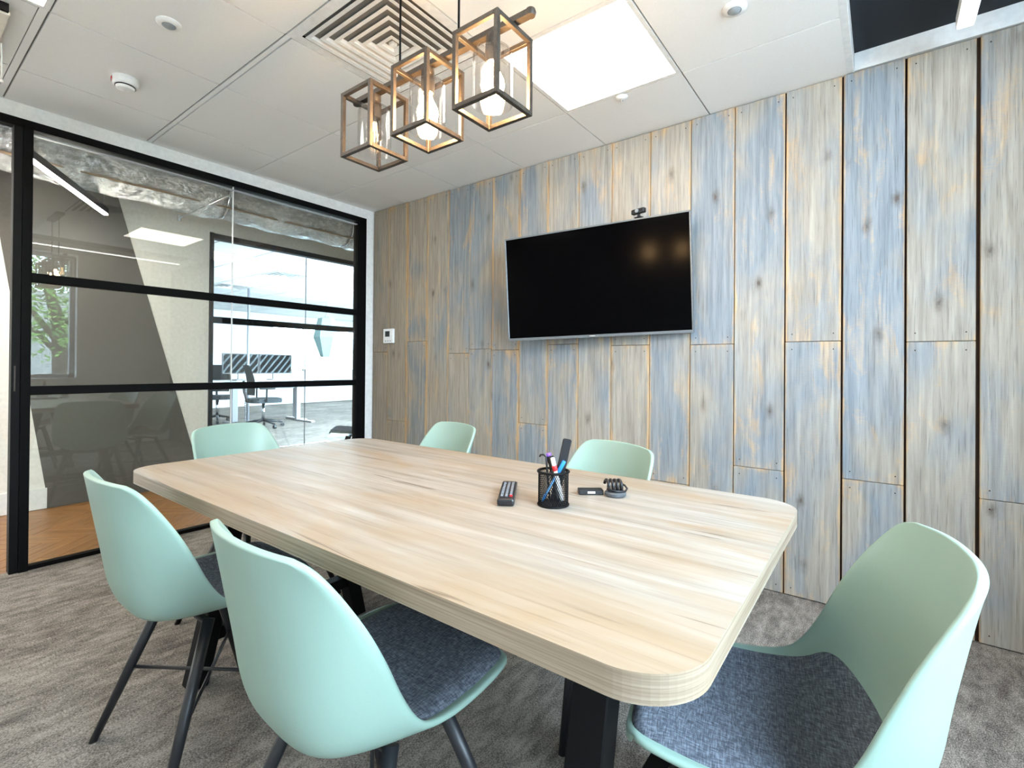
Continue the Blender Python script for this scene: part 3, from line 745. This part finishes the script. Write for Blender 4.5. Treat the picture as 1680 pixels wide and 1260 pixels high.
# webcam on top of the TV
wcam = empty('webcam', tuple(TVM @ Vector((.283, .006, TH+.0015))), 0, 'small black webcam perched on top of the television', 'webcam'); wcam.rotation_euler = (0, 0, math.radians(-14))
bx('clip', (-.022, -.012, 0), (.022, .018, .006), 'black_plastic', wcam, bevel=.002)
bx('neck', (-.007, -.004, .006), (.007, .008, .022), 'black_plastic', wcam, bevel=.002)
bx('body', (-.042, -.014, .022), (.042, .014, .050), 'black_plastic', wcam, bevel=.007, seg=3)
bm = bmesh.new(); bmesh.ops.create_cone(bm, cap_ends=True, segments=20, radius1=.010, radius2=.010, depth=.006, matrix=Matrix.Translation((0, -.017, .036)) @ Matrix.Rotation(math.radians(90), 4, 'X')); obj('lens', bm, 'lens', wcam)
th = empty('thermostat', (-3.288, YW-.0045, 1.322), 0, 'small white wall thermostat with grey display on the planks', 'thermostat')
bx('body', (-.062, -.022, -.060), (.062, 0, .060), 'white_plastic', th, bevel=.003); bx('display', (-.034, -.0235, -.006), (.022, -.022, .040), 'mesh_dark', th)
for s in (-.03, 0, .03): bx('button', (s-.008, -.0232, -.045), (s+.008, -.022, -.038), 'grey_plastic', th)

# ================================================================== THINGS ON THE TABLE
rm = empty('remote_control', (-.800, 1.047, TZ), math.radians(34), 'black remote control with rows of pale buttons on the table', 'remote control')
bx('body', (-.0215, -.098, .001), (.0215, .098, .019), 'black_plastic', rm, bevel=.005, seg=2)
bm = bmesh.new()
for r in range(11):
    for c in range(3):
        if r == 0 and c == 2: continue
        box(bm, (-.0145+c*.0112, -.070+r*.0142, .019), (-.0145+c*.0112+.0066, -.070+r*.0142+.0048, .0204))
obj('buttons', bm, 'grey_plastic', rm); bx('red_button', (.0085, -.071, .019), (.0160, -.0635, .0212), 'red', rm)
# wire pen pot
CX, CY = -.662, 1.055
pot = empty('pen_pot', (CX, CY, TZ), 0, 'black wire mesh pen pot standing on the table', 'pen pot')
bm = bmesh.new(); NW = 44
for s in (-1, 1):
    for k in range(NW):
        a0 = 2*math.pi*k/NW
        pts = [(.0375*math.cos(a0+s*1.15*q/9), .0375*math.sin(a0+s*1.15*q/9), .004+.080*q/9) for q in range(10)]
        tube(bm, pts, .00062, 4, False)
obj('wire_mesh', bm, 'black', pot)
bm = bmesh.new(); tube(bm, [(.0385*math.cos(t*math.pi/20), .0385*math.sin(t*math.pi/20), .085) for t in range(41)], .0032, 8, False); obj('top_rim', bm, 'black', pot)
bm = bmesh.new(); tube(bm, [(.0380*math.cos(t*math.pi/20), .0380*math.sin(t*math.pi/20), .0028) for t in range(41)], .0026, 8, False); obj('base_rim', bm, 'black', pot)
lt('base_plate', [(0, .002), (.037, .002), (.037, .0035), (0, .0035)], 'black_plastic', pot, 28)
def stick(name, label, cat, base, tip, parts):
    """a pen: parts = list of (from, to, radius, material, name) along the axis"""
    b = Vector((CX, CY, TZ))+Vector(base); t = Vector((CX, CY, TZ))+Vector(tip)
    e = empty(name, tuple(b), 0, label, cat); d = t-b
    for f0, f1, r, mat, nm in parts:
        q0, q1 = d*f0, d*f1; rr_ = r if isinstance(r, tuple) else (r, r)
        bm = bmesh.new(); tube(bm, [q0, q0.lerp(q1, .12), q0.lerp(q1, .88), q1], [rr_[0]*.86, rr_[0], rr_[1], rr_[1]*.86], 12); obj(nm, bm, mat, e)
    return e
stick('pen', 'slim blue pen leaning to the right in the pen pot', 'pen', (-.022, -.018, .009), (.026, .010, .112), [(0, .16, (.0018, .0042), 'blue', 'tip'), (.16, .72, .0036, 'lblue', 'barrel'), (.72, 1, .0052, 'blue', 'cap')])
stick('marker', 'black marker with a purple end in the pen pot', 'marker', (.006, .014, .010), (-.018, .004, .128), [(0, .78, .0062, 'black_plastic', 'barrel'), (.78, .93, .0068, 'black_plastic', 'cap'), (.93, 1, .0066, 'purple', 'end_plug')])
stick('marker', 'plain black marker between the purple and white ones in the pen pot', 'marker', (.012, .002, .010), (-.010, .004, .122), [(0, .7, .0058, 'black_plastic', 'barrel'), (.7, 1, .0066, 'black_plastic', 'cap')])
stick('marker', 'white marker with a red band in the pen pot', 'marker', (.020, .010, .012), (.003, -.010, .120), [(0, .70, .0056, 'white_plastic', 'barrel'), (.70, .82, .0066, 'red', 'red_band'), (.82, 1, .0056, 'white_plastic', 'cap')])
hb = empty('clip_hook', (CX-.021, CY-.002, TZ+.118), 0, 'small black hooked clip sticking out of the pen pot', 'clip')
tb('hook', [(.010, .002, -.105), (0, 0, 0), (-.006, -.003, .006), (-.014, -.004, .005), (-.017, -.004, .000)], .0026, 'black_plastic', hb, 8)
eb = empty('board_eraser', (CX+.000, CY+.006, TZ+.010), 0, 'long flat black board eraser standing tilted in the pen pot', 'eraser')
ax = Vector((.028, .012, .150)).normalized(); sx_ = ax.cross(Vector((.6, -.8, 0))).normalized(); sy_ = ax.cross(sx_)
me_ = Matrix((sx_, sy_, ax)).transposed().to_4x4(); me_.translation = eb.location; eb.matrix_world = me_
bx('handle', (-.011, -.005, 0), (.011, .005, .160), 'black_plastic', eb, bevel=.003); bx('felt_pad', (-.0105, .0052, .004), (.0105, .0082, .156), 'grey_plastic', eb, bevel=.001)
# presentation dongle with coiled lead
dg = empty('usb_dongle', (-.600, 1.215, TZ), math.radians(38), 'black presentation dongle with a coiled lead and puck on the table', 'dongle')
lt('puck', [(0, .0005), (.026, .0005), (.029, .004), (.029, .010), (.026, .013), (0, .0135)], 'dark_plastic', dg, 32, (.030, 0, 0))
bx('usb_body', (-.068, .004, .001), (-.001, .032, .015), 'black_plastic', dg, bevel=.002)
bx('usb_label', (-.044, .0034, .0050), (-.024, .0040, .0105), 'white_plastic', dg)
bm = bmesh.new(); pts = []
for k in range(0, 4*20+1):
    a = 2*math.pi*k/20; pts.append((.004+.045*k/80, .016*math.cos(a), .030+.013*math.sin(a)))
tube(bm, pts, .0042, 8); obj('coiled_lead', bm, 'black_plastic', dg)
tb('lead_end', [pts[-1], (.058, .010, .026), (.062, .000, .020), (.054, -.012, .015), (.030, -.018, .0165), (.004, -.012, .022)], .0028, 'black_plastic', dg, 8)

# ================================================================== OFFICE THINGS
def oe(name, loc, rz, label, cat): return empty(name, loc, rz, label, cat)
dk = oe('office_desk', (-9.2, 4.55, 0), 0, 'white sit-stand desk seen through both glass walls', 'desk')
bx('desktop', (-.38, -1.05, .76), (.38, .75, .785), 'office_white', dk, bevel=.004)
for y in (-.55, .62):
    bx('lifting_column', (-.05, y-.05, .05), (.05, y+.05, .76), 'grey_plastic', dk, bevel=.004); bx('foot', (-.34, y-.035, 0), (.34, y+.035, .035), 'grey_plastic', dk, bevel=.004)
bx('modesty_bar', (-.02, -.5, .62), (.02, .57, .70), 'grey_plastic', dk)
bm = bmesh.new()
for k in range(18): box(bm, (.06, -.36-.035, .06+k*.038), (.10, -.36+.035, .085+k*.038), .004)
obj('cable_spine', bm, 'grey_plastic', dk)
def monitor(y, mat, label):
    e = oe('monitor', (-9.15, y, .785), 0, label, 'monitor')
    bx('screen_panel', (0, -.31, .12), (.03, .31, .48), 'black_plastic', e, bevel=.004); bx('picture', (.0301, -.295, .135), (.032, .295, .465), mat, e)  # stripes on the screen face are a painted-in reflection
    bx('stand_neck', (-.04, -.03, .02), (0, .03, .25), 'grey_plastic', e); bx('stand_foot', (-.12, -.10, 0), (.10, .10, .018), 'grey_plastic', e, bevel=.004); return e
monitor(4.08, 'monitor', 'left one of two desk monitors in the office'); monitor(4.71, 'monitor', 'right one of two desk monitors in the office')
sc = oe('desk_screen', (-9.64, 4.2, 0), 0, 'grey desk divider behind the office monitors', 'screen')
bx('fabric_panel', (-.015, -.62, .80), (.015, -.40, 1.25), 'grey_plastic', sc, bevel=.004); bx('panel_edge', (-.018, -.63, .0), (.018, -.622, 1.25), 'trim_white', sc)
def office_chair(x, y, a, label):
    e = oe('office_chair', (x, y, 0), math.radians(a), label, 'office chair')
    for k in range(5):
        an = 2*math.pi*k/5+.3; dx, dy = math.cos(an), math.sin(an)
        tb('base_arm', [(0, 0, .13), (dx*.16, dy*.16, .105), (dx*.31, dy*.31, .075)], [.026, .020, .014], 'leg_black', e, 8)
        bm = bmesh.new(); bmesh.ops.create_cone(bm, cap_ends=True, segments=16, radius1=.03, radius2=.03, depth=.04, matrix=Matrix.Translation((dx*.31, dy*.31, .0305)) @ Matrix.Rotation(an, 4, 'Z') @ Matrix.Rotation(math.radians(90), 4, 'X')); obj('caster', bm, 'black_plastic', e)
    tb('gas_column', [(0, 0, .12), (0, 0, .43)], .025, 'chrome', e, 14)
    bm = bmesh.new(); prism(bm, rrect(-.25, .25, -.24, .25, .10, 6), .43, .50); bmesh.ops.bevel(bm, geom=[q for q in bm.edges if abs(q.verts[0].co.z-q.verts[1].co.z) < 1e-6], offset=.02, segments=2, affect='EDGES'); obj('seat', bm, 'mesh_dark', e)
    bm = bmesh.new(); g = []
    for j in range(9):
        row = []
        for i in range(9):
            u = -1+i/4; v = j/8; w = .22*(1-.28*max(0, v-.6)/.4*abs(u)) if True else 0
            row.append(bm.verts.new((u*w*(1-.12*(2*v-1)**2), -.24-.08*v+.05*u*u+.03*math.sin(v*3), .56+.50*v)))
        g.append(row)
    for j in range(8):
        for i in range(8): bm.faces.new((g[j][i], g[j][i+1], g[j+1][i+1], g[j+1][i])).smooth = True
    bmesh.ops.solidify(bm, geom=bm.faces[:], thickness=.02); obj('backrest', bm, 'mesh_dark', e)
    tb('back_stem', [(0, -.05, .46), (0, -.26, .47), (0, -.30, .62), (0, -.31, .80)], .02, 'leg_black', e, 8)
    for s in (-1, 1):
        tb('armrest_post', [(s*.16, -.03, .44), (s*.27, -.03, .46), (s*.28, -.03, .66)], .014, 'leg_black', e, 8); bx('armrest_pad', (s*.28-.04, -.14, .66), (s*.28+.04, .10, .685), 'black_plastic', e, bevel=.01)
    return e
office_chair(-8.42, 4.14, -10, 'black swivel chair at the office desk, in full view'); office_chair(-9.75, 3.95, 250, 'black swivel chair at the left edge of the office glazing')
hx = oe('faceted_lamp', (-8.5, 5.36, 1.22), 0, 'pale teal faceted hanging lamp in the office', 'lamp')
prof = [(.10, 0), (.235, .38), (.15, .74), (.02, .77)]
bm = bmesh.new(); lathe(bm, prof, 6)
for f in bm.faces: f.smooth = False
obj('shade', bm, 'teal_shade', hx); tb('cord', [(0, 0, .76), (0, 0, ZC-1.22)], .004, 'grey_plastic', hx, 6); lt('collar', [(0, .765), (.03, .765), (.025, .80), (0, .80)], 'chrome', hx, 16)
pole = oe('floor_pole', (-8.9, 4.10, 0), 0, 'slim grey power pole between floor and ceiling in the office', 'pole')
tb('pole', [(0, 0, .012), (0, 0, ZC-.002)], .022, 'grey_plastic', pole, 12); lt('foot_plate', [(0, 0), (.06, 0), (.06, .010), (0, .012)], 'grey_plastic', pole, 20)
cl = oe('office_column', (-9.0, 5.08, 0), 0, 'grey desk leg frame standing alone in the office', 'frame')
bx('upright', (-.04, -.04, .02), (.04, .04, .74), 'grey_plastic', cl, bevel=.004); bx('foot_bar', (-.05, -.04, 0), (.55, .04, .03), 'grey_plastic', cl, bevel=.004)

# ================================================================== OUTSIDE THE WINDOW
struct(bx('ground_rear', (-30, -8, -.6), (XO-.25, 24, -.5), 'asphalt'))  # unseen dark ground, added to cut the light reaching the office ceiling
struct(bx('ground', (XR+.3, -8, -.6), (14, 12, -.5), 'paving'))
tr = empty('street_tree', (4.2, 2.15, -.5), 0, 'leafy street tree outside the window, reflected in the glass', 'tree')
tb('trunk', [(0, 0, 0), (.03, -.05, 1.2), (-.02, -.1, 2.2), (.1, -.3, 3.2)], [.16, .13, .10, .05], 'trunk', tr, 12)
for a, b in (((0, -.1, 1.9), (-.2, -.9, 2.9)), ((0, -.1, 2.1), (.2, .6, 3.0)), ((0, -.08, 1.7), (.1, -.7, 2.3))): tb('branch', [a, ((a[0]+b[0])/2, (a[1]+b[1])/2, (a[2]+b[2])/2+.1), b], [.05, .035, .015], 'trunk', tr, 8)
bm = bmesh.new(); rnd = random.Random(3)
cents = [(rnd.uniform(-.6, .6), rnd.uniform(-1.3, .8), rnd.uniform(2.0, 3.7)) for _ in range(26)]
for k in range(5200):
    c = cents[k % 26]; v = Vector((rnd.gauss(0, .26), rnd.gauss(0, .26), rnd.gauss(0, .22)))+Vector(c)
    a = Vector((rnd.uniform(-1, 1), rnd.uniform(-1, 1), rnd.uniform(-.6, .6))).normalized(); b = a.orthogonal().normalized(); s = rnd.uniform(.035, .06)
    bm.faces.new([bm.verts.new(v+p) for p in (a*s, b*s*.45, -a*s, -b*s*.45)])
lf = obj('foliage', bm, 'leaf', tr); lf['kind'] = 'stuff'
fb = empty('street_building', (10, 3, -.5), 0, 'grey building across the street, reflected in the glass', 'building')
bx('facade', (0, -5, 0), (1, 5, 3.4), 'facade', fb)
for k in range(4): bx('window', (-.03, -4.2+k*2.2, 1.0), (0, -2.9+k*2.2, 2.4), 'mesh_dark', fb)
